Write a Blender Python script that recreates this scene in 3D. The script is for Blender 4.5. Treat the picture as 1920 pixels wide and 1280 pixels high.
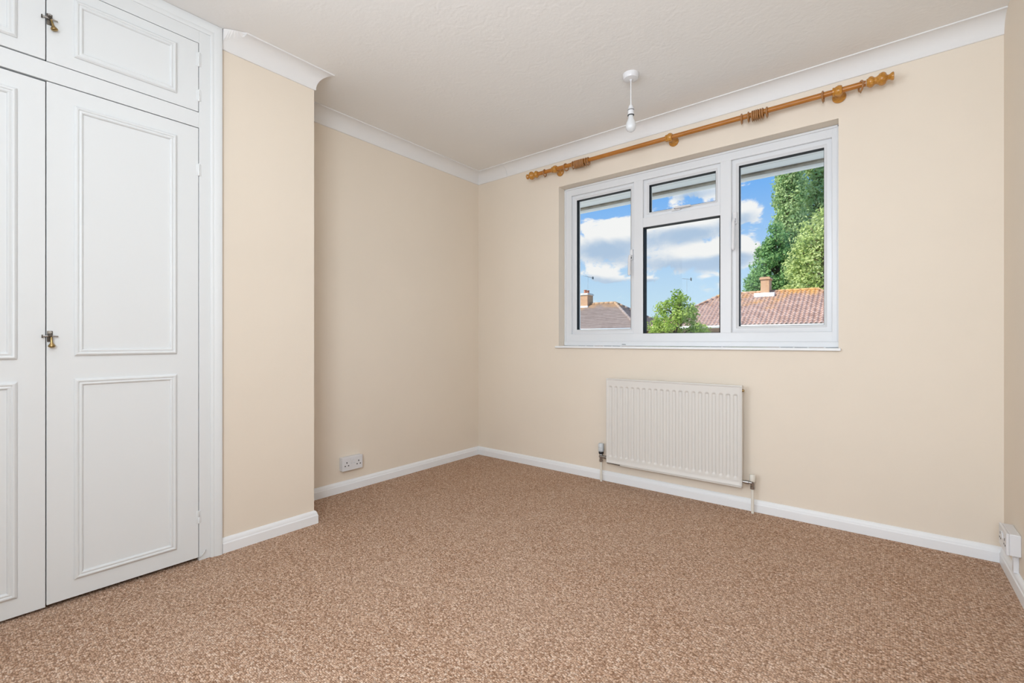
import bpy, bmesh, math, random
import numpy as np
from mathutils import Vector, Matrix

# ------------------------------------------------------------------ clear
for o in list(bpy.data.objects):
    bpy.data.objects.remove(o, do_unlink=True)
S = bpy.context.scene
COL = S.collection
PI = math.pi
H = 2.40            # ceiling height
XR = 3.14           # right wall
YB = -5.00          # wall behind the viewpoint

# ------------------------------------------------------------------ camera
cd = bpy.data.cameras.new('camera')
cam = bpy.data.objects.new('camera', cd)
COL.objects.link(cam)
cam.location = (2.7240, -2.9380, 0.9734)
cam.rotation_euler = (PI / 2, 0, math.radians(38.684))
cd.sensor_width = 36.0
cd.lens = 868.0 / 1920.0 * 36.0
cd.shift_y = -1.0 / 1920.0
cd.clip_start = 0.02
cd.clip_end = 600
S.camera = cam

# ------------------------------------------------------------------ view
S.view_settings.view_transform = 'Standard'
S.view_settings.look = 'None'
S.view_settings.gamma = 1.0
S.view_settings.exposure = -0.05
S.view_settings.use_curve_mapping = False


# ------------------------------------------------------------------ node helper
class NT:
    def __init__(self, tree):
        self.t = tree
        tree.nodes.clear()

    def n(self, typ, _out=0, **kw):
        nd = self.t.nodes.new(typ)
        ins = kw.pop('ins', {})
        for k, v in kw.items():
            setattr(nd, k, v)
        for k, v in ins.items():
            self.set(nd.inputs[k], v)
        return nd

    def set(self, sock, v):
        if isinstance(v, bpy.types.NodeSocket):
            self.t.links.new(v, sock)
        elif isinstance(v, bpy.types.Node):
            self.t.links.new(v.outputs[0], sock)
        else:
            if isinstance(v, (tuple, list)) and len(v) == 3 and sock.type == 'RGBA':
                v = (*v, 1)
            sock.default_value = v

    def m(self, op, a, b=None, c=None, clamp=False):
        nd = self.t.nodes.new('ShaderNodeMath')
        nd.operation = op
        nd.use_clamp = clamp
        self.set(nd.inputs[0], a)
        if b is not None:
            self.set(nd.inputs[1], b)
        if c is not None:
            self.set(nd.inputs[2], c)
        return nd.outputs[0]

    def vm(self, op, a, b=None):
        nd = self.t.nodes.new('ShaderNodeVectorMath')
        nd.operation = op
        self.set(nd.inputs[0], a)
        if b is not None:
            self.set(nd.inputs[1], b)
        return nd.outputs[0]

    def mix(self, f, a, b, blend='MIX'):
        nd = self.t.nodes.new('ShaderNodeMix')
        nd.data_type = 'RGBA'
        nd.blend_type = blend
        self.set(nd.inputs[0], f)
        self.set(nd.inputs[6], a)
        self.set(nd.inputs[7], b)
        return nd.outputs[2]

    def ramp(self, f, lo, hi, a=0.0, b=1.0):
        nd = self.t.nodes.new('ShaderNodeMapRange')
        nd.interpolation_type = 'SMOOTHSTEP'
        self.set(nd.inputs[0], f)
        for i, v in zip((1, 2, 3, 4), (lo, hi, a, b)):
            self.set(nd.inputs[i], v)
        return nd.outputs[0]

    def noise(self, vec, scale, detail=2.0, rough=0.5, dist=0.0):
        nd = self.t.nodes.new('ShaderNodeTexNoise')
        if vec is not None:
            self.set(nd.inputs['Vector'], vec)
        nd.inputs['Scale'].default_value = scale
        nd.inputs['Detail'].default_value = detail
        nd.inputs['Roughness'].default_value = rough
        nd.inputs['Distortion'].default_value = dist
        return nd.outputs[0]


# ------------------------------------------------------------------ sky
def lin(r, g, b):
    f = lambda c: (c / 255 / 12.92) if c / 255 <= 0.04045 else ((c / 255 + 0.055) / 1.055) ** 2.4
    return (f(r), f(g), f(b))


W = bpy.data.worlds.new('sky')
S.world = W
W.use_nodes = True
w = NT(W.node_tree)
tc = w.n('ShaderNodeTexCoord')
sep = w.n('ShaderNodeSeparateXYZ', ins={0: tc.outputs['Generated']})
dx, dy, dz = sep.outputs
el = w.m('ARCSINE', dz)
az = w.m('ARCTAN2', dx, dy)
BLUE_TOP, BLUE_LOW = lin(112, 178, 250), lin(206, 233, 250)
blue = w.mix(w.ramp(el, 0.02, 0.36), BLUE_LOW, BLUE_TOP)
# cumulus banks: (azimuth, elevation, half width, half height, amount)
BANKS = [(-.505, .210, .055, .034, .34), (-.445, .216, .055, .038, .36), (-.350, .222, .070, .034, .42), (-.285, .232, .055, .028, .38),
         (-.335, .166, .095, .024, .38), (-.250, .165, .055, .020, .36), (-.500, .141, .045, .012, .26), (-.455, .128, .055, .013, .28),
         (-.385, .127, .020, .008, .28), (-.215, .247, .038, .022, .38), (-.222, .177, .032, .018, .36), (-.320, .293, .035, .016, .30),
         (-.270, .302, .042, .020, .36), (-.475, .276, .065, .018, -.22), (-.165, .262, .022, .050, -.20)]
comb = w.n('ShaderNodeCombineXYZ', ins={0: dx, 1: dy, 2: w.m('MULTIPLY', el, 1.7)})
n1 = w.noise(comb.outputs[0], 13.0, 6.0, 0.60, 0.35)
den = w.m('MULTIPLY', w.m('SUBTRACT', n1, 0.5), 1.45)
low = None
for (a0, e0, ra, re, am) in BANKS:
    u = w.m('DIVIDE', w.m('SUBTRACT', az, a0), ra)
    v = w.m('DIVIDE', w.m('SUBTRACT', el, e0), re)
    r2 = w.m('MULTIPLY_ADD', u, u, w.m('MULTIPLY', v, v))
    g = w.m('EXPONENT', w.m('MULTIPLY', r2, -0.9))
    den = w.m('MULTIPLY_ADD', g, am, den)
    if am > 0:
        q = w.m('MULTIPLY', g, w.m('MULTIPLY_ADD', v, -1.0, 0.15))
        low = q if low is None else w.m('ADD', low, q)
mask = w.ramp(den, 0.125, 0.27)
shade = w.ramp(w.m('ADD', low, w.m('MULTIPLY', w.m('SUBTRACT', n1, 0.5), -1.1)), -0.05, 0.75)
cl = w.mix(shade, lin(253, 252, 252), lin(182, 204, 230))
cl = w.mix(w.ramp(el, 0.04, 0.15, 0.45, 0.0), cl, BLUE_LOW)
skyc = w.mix(mask, blue, cl)
bg = w.n('ShaderNodeBackground', ins={0: skyc, 1: 1.0})
wo = w.n('ShaderNodeOutputWorld', ins={0: bg})

# ------------------------------------------------------------------ sun (behind the house, from the left)
sd = bpy.data.lights.new('sun', 'SUN')
sd.energy = 5.6
sd.angle = math.radians(0.6)
sd.color = (1.0, 0.94, 0.84)
sun = bpy.data.objects.new('sun', sd)
COL.objects.link(sun)
sun.rotation_euler = Vector((0.46, 0.56, -0.70)).to_track_quat('-Z', 'Y').to_euler()

# ------------------------------------------------------------------ added soft fill lamps, out of view around and behind the viewpoint
def soft_fill(loc, aim, sx, sy, energy, spread=180):
    d = bpy.data.lights.new('soft_fill', 'AREA')
    d.shape = 'RECTANGLE'
    d.size, d.size_y = sx, sy
    d.energy = energy
    d.spread = math.radians(spread)
    d.color = (0.805, 0.903, 1.0)
    o = bpy.data.objects.new('soft_fill', d)
    COL.objects.link(o)
    o.location = loc
    o.rotation_euler = Vector(aim).to_track_quat('-Z', 'Y').to_euler()


soft_fill((2.20, -3.00, 2.33), (-0.10, 0.30, -1.0), 1.2, 1.2, 14.5)          # overhead
soft_fill((1.80, -4.20, 1.00), (0.0, 0.70, 1.0), 0.8, 0.8, 11.0, 100)         # bounced off the ceiling
soft_fill((2.75, -3.60, 1.60), (-0.80, 1.0, -0.15), 0.8, 0.8, 18.0, 120)
soft_fill((2.75, -4.20, 1.40), (0.05, 1.0, 0.05), 0.7, 1.2, 9.5, 110)
soft_fill((0.85, -4.30, 1.45), (0.90, 1.0, 0.0), 1.3, 1.6, 24.5, 110)

# ------------------------------------------------------------------ materials
def pmat(name, col, rough=0.5, spec=0.4, metal=0.0, bump=None, var=None):
    """plain procedural paint: bump=(scale, strength, distance, detail), var=(scale, amount)"""
    mt = bpy.data.materials.new(name)
    mt.use_nodes = True
    t = NT(mt.node_tree)
    p = t.n('ShaderNodeBsdfPrincipled')
    p.inputs['Roughness'].default_value = rough
    p.inputs['Specular IOR Level'].default_value = spec
    p.inputs['Metallic'].default_value = metal
    co = t.n('ShaderNodeTexCoord').outputs['Object']
    if var:
        nz = t.noise(co, var[0], 4.0, 0.6)
        c2 = tuple(max(0, c * (1 - var[1])) for c in col)
        c3 = tuple(min(1, c * (1 + var[1])) for c in col)
        t.set(p.inputs['Base Color'], t.mix(t.ramp(nz, 0.3, 0.7), c2, c3))
    else:
        p.inputs['Base Color'].default_value = (*col, 1)
    if bump:
        nz = t.noise(co, bump[0], bump[3], 0.55)
        b = t.n('ShaderNodeBump', ins={'Height': nz, 'Strength': bump[1], 'Distance': bump[2]})
        t.set(p.inputs['Normal'], b.outputs[0])
    t.n('ShaderNodeOutputMaterial', ins={0: p})
    return mt


M = {}
M['wall'] = pmat('cream_wall_paint', (0.810, 0.714, 0.602), 0.75, 0.25, bump=(90, 0.10, 0.002, 3), var=(1.6, 0.012))
M['white'] = pmat('white_gloss_paint', (0.765, 0.78, 0.785), 0.38, 0.4, bump=(35, 0.02, 0.001, 2))
M['coving'] = pmat('white_coving_paint', (0.81, 0.795, 0.785), 0.65, 0.25)
M['skirt'] = pmat('white_skirting_paint', (0.86, 0.865, 0.875), 0.35, 0.4)
M['upvc'] = pmat('white_upvc', (0.75, 0.755, 0.77), 0.30, 0.45)
M['gasket'] = pmat('black_gasket', (0.012, 0.013, 0.015), 0.6, 0.2)
M['radiator'] = pmat('cream_radiator_enamel', (0.73, 0.695, 0.65), 0.36, 0.4)
M['pipe'] = pmat('painted_pipe', (0.78, 0.74, 0.66), 0.4, 0.4)
M['chrome'] = pmat('dull_chrome', (0.42, 0.41, 0.40), 0.28, 0.5, 1.0)
M['dark_metal'] = pmat('dark_tarnished_metal', (0.10, 0.085, 0.07), 0.4, 0.5, 0.8, var=(60, 0.4))
M['brass'] = pmat('aged_brass', (0.36, 0.25, 0.11), 0.3, 0.5, 1.0, var=(80, 0.3))
M['white_plastic'] = pmat('white_plastic', (0.75, 0.74, 0.75), 0.3, 0.45)
M['grey_plastic'] = pmat('grey_plastic', (0.62, 0.65, 0.67), 0.35, 0.4)
M['black_plastic'] = pmat('black_plastic', (0.015, 0.015, 0.016), 0.4, 0.4)
M['cavity'] = pmat('dark_cavity', (0.03, 0.028, 0.026), 0.9, 0.1)
M['carcass'] = pmat('bare_board', (0.50, 0.44, 0.36), 0.8, 0.2)
M['soffit'] = pmat('white_soffit_board', (0.92, 0.92, 0.90), 0.5, 0.3)
M['fascia'] = pmat('weathered_fascia', (0.30, 0.265, 0.215), 0.6, 0.3, var=(9, 0.25))
M['rubber'] = pmat('dark_gutter_gap', (0.08, 0.07, 0.06), 0.8, 0.1)
M['terracotta'] = pmat('terracotta', (0.50, 0.20, 0.12), 0.8, 0.2, var=(8, 0.2))
M['mortar'] = pmat('pale_mortar', (0.70, 0.68, 0.63), 0.9, 0.1, var=(6, 0.15))
M['lead'] = pmat('white_flashing', (0.80, 0.80, 0.78), 0.6, 0.3, var=(5, 0.1))
M['steel'] = pmat('aerial_metal', (0.22, 0.23, 0.25), 0.4, 0.5, 0.6)
M['bounce_ground'] = pmat('pale_bounce_ground', (0.66, 0.63, 0.54), 0.9, 0.1, var=(0.6, 0.15))  # ground colour made pale to bounce sunlight up onto the soffit
M['bark'] = pmat('bark', (0.20, 0.15, 0.11), 0.9, 0.1, bump=(12, 0.5, 0.03, 4), var=(4, 0.3))
M['window_dark'] = pmat('house_window_glass', (0.05, 0.06, 0.08), 0.08, 0.6)

# wood of the pole
def wood(name, c1, c2, axis_scale, rough=0.30):
    mt = bpy.data.materials.new(name)
    mt.use_nodes = True
    t = NT(mt.node_tree)
    p = t.n('ShaderNodeBsdfPrincipled')
    p.inputs['Roughness'].default_value = rough
    p.inputs['Specular IOR Level'].default_value = 0.5
    co = t.n('ShaderNodeTexCoord').outputs['Object']
    mp = t.n('ShaderNodeMapping', ins={0: co, 3: axis_scale})
    nz = t.noise(mp.outputs[0], 14, 5, 0.6, 0.4)
    t.set(p.inputs['Base Color'], t.mix(t.ramp(nz, 0.30, 0.72), c1, c2))
    t.n('ShaderNodeOutputMaterial', ins={0: p})
    return mt


M['pole'] = wood('varnished_orange_pine', (0.36, 0.122, 0.014), (0.52, 0.205, 0.034), (1, 14, 14))
M['turned'] = wood('turned_golden_pine', (0.42, 0.175, 0.024), (0.60, 0.285, 0.055), (3, 9, 9), 0.2)
M['ring'] = wood('varnished_ring_wood', (0.31, 0.135, 0.042), (0.47, 0.225, 0.085), (20, 20, 20))


# ceiling: artex style relief
def ceiling_mat():
    mt = bpy.data.materials.new('textured_ceiling_paint')
    mt.use_nodes = True
    t = NT(mt.node_tree)
    p = t.n('ShaderNodeBsdfPrincipled')
    p.inputs['Roughness'].default_value = 0.85
    p.inputs['Specular IOR Level'].default_value = 0.2
    p.inputs['Base Color'].default_value = (0.875, 0.855, 0.830, 1)
    co = t.n('ShaderNodeTexCoord').outputs['Object']
    warp = t.noise(co, 9, 2, 0.5)
    wv = t.n('ShaderNodeTexWave', wave_type='RINGS', ins={0: co})
    wv.inputs['Scale'].default_value = 5.0
    wv.inputs['Distortion'].default_value = 14.0
    wv.inputs['Detail'].default_value = 3.0
    wv.inputs['Detail Scale'].default_value = 2.4
    n2 = t.noise(co, 70, 3, 0.6)
    hgt = t.m('ADD', t.m('MULTIPLY', wv.outputs[1], t.ramp(warp, 0.42, 0.62, 0.0, 0.55)), n2)
    b = t.n('ShaderNodeBump', ins={'Height': hgt, 'Strength': 0.22, 'Distance': 0.003})
    t.set(p.inputs['Normal'], b.outputs[0])
    t.n('ShaderNodeOutputMaterial', ins={0: p})
    return mt


M['ceiling'] = ceiling_mat()


# carpet: flecked loop pile
def carpet_mat():
    mt = bpy.data.materials.new('brown_flecked_loop_carpet')
    mt.use_nodes = True
    t = NT(mt.node_tree)
    p = t.n('ShaderNodeBsdfPrincipled')
    p.inputs['Roughness'].default_value = 0.95
    p.inputs['Specular IOR Level'].default_value = 0.08
    co = t.n('ShaderNodeTexCoord').outputs['Object']
    wob = t.noise(co, 18, 2, 0.5)
    mp = t.n('ShaderNodeMapping', ins={0: co, 3: (1.0, 1.35, 1.0)})
    v = t.n('ShaderNodeTexVoronoi', feature='F1', ins={'Vector': mp.outputs[0], 'Scale': 148.0, 'Randomness': 0.62})
    tuft = v.outputs['Distance']
    rnd = t.n('ShaderNodeSeparateColor', ins={0: v.outputs['Color']}).outputs[0]
    fleck = t.noise(co, 105, 3, 0.65)
    big = t.noise(co, 2.2, 3, 0.55)
    mid = t.noise(co, 26, 3, 0.6)
    dark, body, pale = lin(150, 113, 88), lin(219, 183, 156), lin(253, 230, 210)
    c = t.mix(t.ramp(fleck, 0.36, 0.52), dark, body)
    c = t.mix(t.ramp(rnd, 0.60, 1.0, 0.0, 0.70), c, pale)
    c = t.mix(t.ramp(rnd, 0.02, 0.30, 0.80, 0.0), c, dark)
    c = t.mix(t.ramp(mid, 0.35, 0.7, 0.0, 0.28), c, lin(182, 146, 120))
    c = t.mix(t.ramp(big, 0.40, 0.65, 0.0, 0.16), c, lin(226, 198, 176))
    c = t.mix(t.ramp(tuft, 0.34, 0.78, 0.0, 0.62), c, lin(112, 80, 60))
    t.set(p.inputs['Base Color'], c)
    hgt = t.m('ADD', t.m('MULTIPLY', tuft, -1.0), t.m('MULTIPLY', fleck, 0.6))
    b = t.n('ShaderNodeBump', ins={'Height': hgt, 'Strength': 0.7, 'Distance': 0.006})
    t.set(p.inputs['Normal'], b.outputs[0])
    t.n('ShaderNodeOutputMaterial', ins={0: p})
    return mt


M['carpet'] = carpet_mat()


def glass_mat():
    mt = bpy.data.materials.new('window_pane_glass')
    mt.use_nodes = True
    t = NT(mt.node_tree)
    fr = t.n('ShaderNodeFresnel', ins={'IOR': 1.33})
    tr = t.n('ShaderNodeBsdfTransparent', ins={0: (0.975, 0.985, 0.98)})
    gl = t.n('ShaderNodeBsdfGlossy', ins={0: (0.9, 0.92, 0.93), 'Roughness': 0.0})
    mx = t.n('ShaderNodeMixShader', ins={0: t.m('MULTIPLY', fr.outputs[0], 0.14), 1: tr.outputs[0], 2: gl.outputs[0]})
    t.n('ShaderNodeOutputMaterial', ins={0: mx.outputs[0]})
    return mt


M['glass'] = glass_mat()


def bulb_mat():
    mt = bpy.data.materials.new('pearl_bulb_glass')
    mt.use_nodes = True
    t = NT(mt.node_tree)
    p = t.n('ShaderNodeBsdfPrincipled')
    p.inputs['Base Color'].default_value = (0.86, 0.87, 0.88, 1)
    p.inputs['Roughness'].default_value = 0.12
    p.inputs['Transmission Weight'].default_value = 0.25
    p.inputs['Subsurface Weight'].default_value = 0.0
    t.n('ShaderNodeOutputMaterial', ins={0: p})
    return mt


M['bulb'] = bulb_mat()


def brick_mat(name, c1, c2, mortar, scale):
    mt = bpy.data.materials.new(name)
    mt.use_nodes = True
    t = NT(mt.node_tree)
    p = t.n('ShaderNodeBsdfPrincipled')
    p.inputs['Roughness'].default_value = 0.9
    co = t.n('ShaderNodeTexCoord').outputs['Object']
    sp = t.n('ShaderNodeSeparateXYZ', ins={0: co})
    cb = t.n('ShaderNodeCombineXYZ', ins={0: t.m('ADD', sp.outputs[0], sp.outputs[1]), 1: sp.outputs[2]})
    b = t.n('ShaderNodeTexBrick', ins={0: cb.outputs[0], 1: (*c1, 1), 2: (*c2, 1), 3: (*mortar, 1)})
    b.inputs['Scale'].default_value = scale
    b.inputs['Mortar Size'].default_value = 0.012
    t.set(p.inputs['Base Color'], b.outputs[0])
    t.n('ShaderNodeOutputMaterial', ins={0: p})
    return mt


M['brick'] = brick_mat('house_brick', (0.36, 0.22, 0.14), (0.30, 0.18, 0.11), (0.45, 0.41, 0.35), 4.4)
M['brick_orange'] = brick_mat('chimney_brick', (0.62, 0.36, 0.20), (0.52, 0.28, 0.15), (0.60, 0.52, 0.42), 4.4)


def roof_mat(name, base, base2, lichen, ridge_z, amount):
    mt = bpy.data.materials.new(name)
    mt.use_nodes = True
    t = NT(mt.node_tree)
    p = t.n('ShaderNodeBsdfPrincipled')
    p.inputs['Roughness'].default_value = 0.85
    p.inputs['Specular IOR Level'].default_value = 0.2
    co = t.n('ShaderNodeTexCoord').outputs['Object']
    geo = t.n('ShaderNodeNewGeometry')
    rnd = geo.outputs['Random Per Island']
    n1 = t.noise(co, 0.55, 4, 0.6)
    n2 = t.noise(co, 2.6, 4, 0.7)
    z = t.n('ShaderNodeSeparateXYZ', ins={0: co}).outputs[2]
    c = t.mix(rnd, base, base2)
    c = t.mix(t.ramp(n2, 0.35, 0.7, 0.0, 0.35), c, tuple(min(1, v * 1.25) for v in base2))
    # lichen grows thickest by the ridge
    lm = t.m('ADD', t.m('MULTIPLY', n1, 1.5), t.m('MULTIPLY', t.m('SUBTRACT', z, ridge_z), 0.42))
    lm = t.m('ADD', lm, t.m('MULTIPLY', n2, 0.35))
    c = t.mix(t.ramp(lm, 0.62, 1.08, 0.0, amount), c, lichen)
    t.set(p.inputs['Base Color'], c)
    t.n('ShaderNodeOutputMaterial', ins={0: p})
    return mt


M['pantile'] = roof_mat('weathered_red_pantile', lin(170, 138, 125), lin(198, 168, 154), lin(218, 166, 94), 4.25, 0.82)
M['plain_tile'] = roof_mat('weathered_grey_tile', lin(152, 136, 128), lin(168, 152, 144), lin(226, 172, 96), 4.1, 0.40)


def leaf_mat(name, c1, c2, c3, translucency=0.35):
    mt = bpy.data.materials.new(name)
    mt.use_nodes = True
    t = NT(mt.node_tree)
    geo = t.n('ShaderNodeNewGeometry')
    co = t.n('ShaderNodeTexCoord').outputs['Object']
    nz = t.noise(co, 0.9, 3, 0.6)
    c = t.mix(geo.outputs['Random Per Island'], c1, c2)
    c = t.mix(t.ramp(nz, 0.42, 0.66, 0.0, 0.6), c, c3)
    d = t.n('ShaderNodeBsdfDiffuse', ins={0: c})
    tl = t.n('ShaderNodeBsdfTranslucent', ins={0: c})
    mx = t.n('ShaderNodeMixShader', ins={0: translucency, 1: d.outputs[0], 2: tl.outputs[0]})
    t.n('ShaderNodeOutputMaterial', ins={0: mx.outputs[0]})
    return mt


M['leaf_bright'] = leaf_mat('fresh_green_leaves', lin(122, 152, 66), lin(170, 194, 96), lin(206, 218, 130))
M['leaf_poplar'] = leaf_mat('poplar_leaves', lin(138, 170, 112), lin(186, 206, 142), lin(214, 226, 170))
M['leaf_dark'] = leaf_mat('dark_green_leaves', lin(108, 150, 96), lin(148, 184, 118), lin(170, 200, 134))
M['leaf_yellow'] = leaf_mat('yellow_green_leaves', lin(164, 184, 108), lin(208, 220, 146), lin(226, 232, 172))


# ------------------------------------------------------------------ mesh helpers
class MB:
    """collects shapes; build() links them as one mesh object"""

    def __init__(self):
        self.v, self.f, self.mi, self.sm = [], [], [], []

    def add(self, vs, fs, mi=0, smooth=False):
        b = len(self.v)
        self.v += [tuple(p) for p in vs]
        self.f += [tuple(b + i for i in q) for q in fs]
        self.mi += [mi] * len(fs)
        self.sm += [smooth] * len(fs)
        return self

    def box(self, x0, x1, y0, y1, z0, z1, mi=0, bevel=0.0):
        if bevel <= 0:
            vs = [(x, y, z) for x in (x0, x1) for y in (y0, y1) for z in (z0, z1)]
            fs = [(0, 1, 3, 2), (4, 6, 7, 5), (0, 4, 5, 1), (2, 3, 7, 6), (0, 2, 6, 4), (1, 5, 7, 3)]
            return self.add(vs, fs, mi)
        bm = bmesh.new()
        bmesh.ops.create_cube(bm, size=1.0)
        for p in bm.verts:
            p.co = Vector(((x0 + x1) / 2 + p.co.x * (x1 - x0), (y0 + y1) / 2 + p.co.y * (y1 - y0),
                           (z0 + z1) / 2 + p.co.z * (z1 - z0)))
        bmesh.ops.bevel(bm, geom=bm.edges[:], offset=bevel, segments=2, affect='EDGES', profile=0.5)
        bm.verts.index_update()
        self.add([p.co[:] for p in bm.verts], [[q.index for q in fc.verts] for fc in bm.faces], mi)
        bm.free()
        return self

    def lathe(self, prof, origin, axis='z', seg=24, mi=0, smooth=True, cap=True):
        """prof: list of (distance along axis, radius)"""
        o = Vector(origin)
        ax = {'x': (Vector((1, 0, 0)), Vector((0, 1, 0)), Vector((0, 0, 1))),
              'y': (Vector((0, 1, 0)), Vector((0, 0, 1)), Vector((1, 0, 0))),
              'z': (Vector((0, 0, 1)), Vector((1, 0, 0)), Vector((0, 1, 0)))}[axis]
        vs, fs = [], []
        for (t, r) in prof:
            for k in range(seg):
                a = 2 * PI * k / seg
                vs.append(o + ax[0] * t + ax[1] * (r * math.cos(a)) + ax[2] * (r * math.sin(a)))
        for i in range(len(prof) - 1):
            for k in range(seg):
                k2 = (k + 1) % seg
                fs.append((i * seg + k, i * seg + k2, (i + 1) * seg + k2, (i + 1) * seg + k))
        self.add(vs, fs, mi, smooth)
        if cap:
            b = len(self.v) - len(vs)
            self.f += [tuple(b + k for k in reversed(range(seg))), tuple(b + (len(prof) - 1) * seg + k for k in range(seg))]
            self.mi += [mi, mi]
            self.sm += [False, False]
        return self

    def tube(self, pts, r, seg=8, mi=0, closed=False):
        pts = [Vector(p) for p in pts]
        rr = r if isinstance(r, (list, tuple)) else [r] * len(pts)
        vs, fs = [], []
        n = len(pts)
        prev = None
        for i, p in enumerate(pts):
            if closed:
                d = (pts[(i + 1) % n] - pts[i - 1]).normalized()
            else:
                d = (pts[min(i + 1, n - 1)] - pts[max(i - 1, 0)]).normalized()
            if prev is None:
                up = Vector((0, 0, 1)) if abs(d.z) < 0.9 else Vector((1, 0, 0))
                u = d.cross(up).normalized()
            else:
                u = (prev - d * prev.dot(d)).normalized()
            prev = u
            v2 = d.cross(u)
            for k in range(seg):
                a = 2 * PI * k / seg
                vs.append(p + u * (rr[i] * math.cos(a)) + v2 * (rr[i] * math.sin(a)))
        for i in range(n if closed else n - 1):
            j = (i + 1) % n
            for k in range(seg):
                k2 = (k + 1) % seg
                fs.append((i * seg + k, i * seg + k2, j * seg + k2, j * seg + k))
        if not closed:
            fs.append(tuple(reversed(range(seg))))
            fs.append(tuple((n - 1) * seg + k for k in range(seg)))
        return self.add(vs, fs, mi, True)

    def sweep(self, rows, mi=0, closed_profile=True, caps=True, smooth=False):
        """rows: list of cross-sections (same number of points)"""
        n = len(rows[0])
        vs = [p for r in rows for p in r]
        fs = []
        for i in range(len(rows) - 1):
            for k in range(n if closed_profile else n - 1):
                k2 = (k + 1) % n
                fs.append((i * n + k, i * n + k2, (i + 1) * n + k2, (i + 1) * n + k))
        if caps and closed_profile:
            fs.append(tuple(reversed(range(n))))
            fs.append(tuple((len(rows) - 1) * n + k for k in range(n)))
        return self.add(vs, fs, mi, smooth)

    def build(self, name, mats, parent=None, smooth_angle=None, origin=None):
        me = bpy.data.meshes.new(name)
        vs = self.v
        if origin is not None:
            vs = [(p[0] - origin[0], p[1] - origin[1], p[2] - origin[2]) for p in vs]
        me.from_pydata(vs, [], self.f)
        mats = mats if isinstance(mats, (list, tuple)) else [mats]
        for q in mats:
            me.materials.append(q)
        me.polygons.foreach_set('material_index', self.mi)
        me.polygons.foreach_set('use_smooth', self.sm)
        bm = bmesh.new()
        bm.from_mesh(me)
        bmesh.ops.recalc_face_normals(bm, faces=bm.faces)
        if smooth_angle:
            for fc in bm.faces:
                fc.smooth = True
            for e in bm.edges:
                if len(e.link_faces) == 2 and e.calc_face_angle(0) > smooth_angle:
                    e.smooth = False
        bm.to_mesh(me)
        bm.free()
        me.update()
        o = bpy.data.objects.new(name, me)
        COL.objects.link(o)
        if origin is not None:
            o.location = origin
        if parent is not None:
            par(o, parent)
        return o


def par(o, parent):
    o.parent = parent
    o.matrix_parent_inverse = Matrix.Translation(-parent.location)


def empty(name, loc):
    o = bpy.data.objects.new(name, None)
    o.empty_display_size = 0.1
    o.location = loc
    COL.objects.link(o)
    return o


def tag(o, label=None, cat=None, group=None, kind=None):
    if label:
        o['label'] = label
    if cat:
        o['category'] = cat
    if group:
        o['group'] = group
    if kind:
        o['kind'] = kind
    return o


# ================================================================== THE SETTING
EXT = 0.27          # outer face of the window wall
WX0, WX1, WZ0, WZ1 = 0.822, 2.545, 0.933, 2.130      # window opening
YF = 0.085          # inner face of the window frame
NX, NY0, NY1 = 0.352, -2.112, -1.668                 # pier beside the wardrobe
WY0, WY1 = -3.253, -2.114                            # wardrobe extent

tag(MB().box(-0.12, XR + 0.12, YB - 0.12, EXT, -0.12, 0.0).build('floor', M['carpet']),
    'brown flecked loop pile carpet covering the whole floor', kind='structure')
tag(MB().box(-0.12, XR + 0.12, YB - 0.12, EXT, H, H + 0.12).build('ceiling', M['ceiling']),
    'off white ceiling with a faint swirled texture', kind='structure')
tag(MB().box(-0.12, 0.0, YB, 0.0, 0.0, H).build('wall_left', M['wall']),
    'cream painted wall of the recess left of the window', kind='structure')
tag(MB().box(0.0, NX, NY0, NY1, 0.0, H).build('wall_pier', M['wall']),
    'narrow cream painted pier between wardrobe and recess', kind='structure')
tag(MB().box(0.0, NX, YB, WY0, 0.0, H).build('wall_side', M['wall']),
    'cream painted wall beyond the wardrobe', kind='structure')
tag(MB().box(XR, XR + 0.12, YB, 0.0, 0.0, H).build('wall_right', M['wall']),
    'cream painted wall at the right edge of the view', kind='structure')
tag(MB().box(-0.12, XR + 0.12, YB - 0.12, YB, 0.0, H).build('wall_back', M['wall']),
    'cream painted wall behind the viewpoint', kind='structure')
ww = MB()
ww.box(-0.12, WX0, 0.0, EXT, 0.0, H)
ww.box(WX1, XR + 0.12, 0.0, EXT, 0.0, H)
ww.box(WX0, WX1, 0.0, EXT, 0.0, WZ0)
ww.box(WX0, WX1, 0.0, EXT, WZ1, H)
tag(ww.build('wall_window', M['wall']), 'cream painted wall with the window opening', kind='structure')

# ---- coving
CD, CP = 0.083, 0.080       # drop and projection


def cove_profile(drop=CD, proj=CP):
    pr = [(0.0, 0.0), (0.0, -drop), (0.005, -drop)]
    for i in range(0, 11):
        a = PI * i / 20
        pr.append((proj - (proj - 0.007) * math.cos(a), -drop + 0.003 + (drop - 0.009) * math.sin(a)))
    pr += [(proj + 0.001, -0.006), (proj + 0.001, 0.0)]
    return pr


def cove(name, p0, p1, nrm, m0, m1, label, drop=CD, proj=CP, cut0=None):
    """wall line p0->p1, room-side normal nrm; m0/m1: how far the ends run on (+) or back (-) per unit of projection"""
    p0, p1, nrm = Vector(p0), Vector(p1), Vector(nrm)
    d = (p1 - p0).normalized()
    prof = cove_profile(drop, proj)
    rows = []
    for base, mm in ((p0, -m0), (p1, m1)):
        rows.append([(*(base + nrm * o + d * (mm * o)), H + z) for (o, z) in prof])
    ob = MB().sweep(rows).build(name, M['coving'], smooth_angle=0.5)
    return tag(ob, label, kind='structure')


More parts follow.
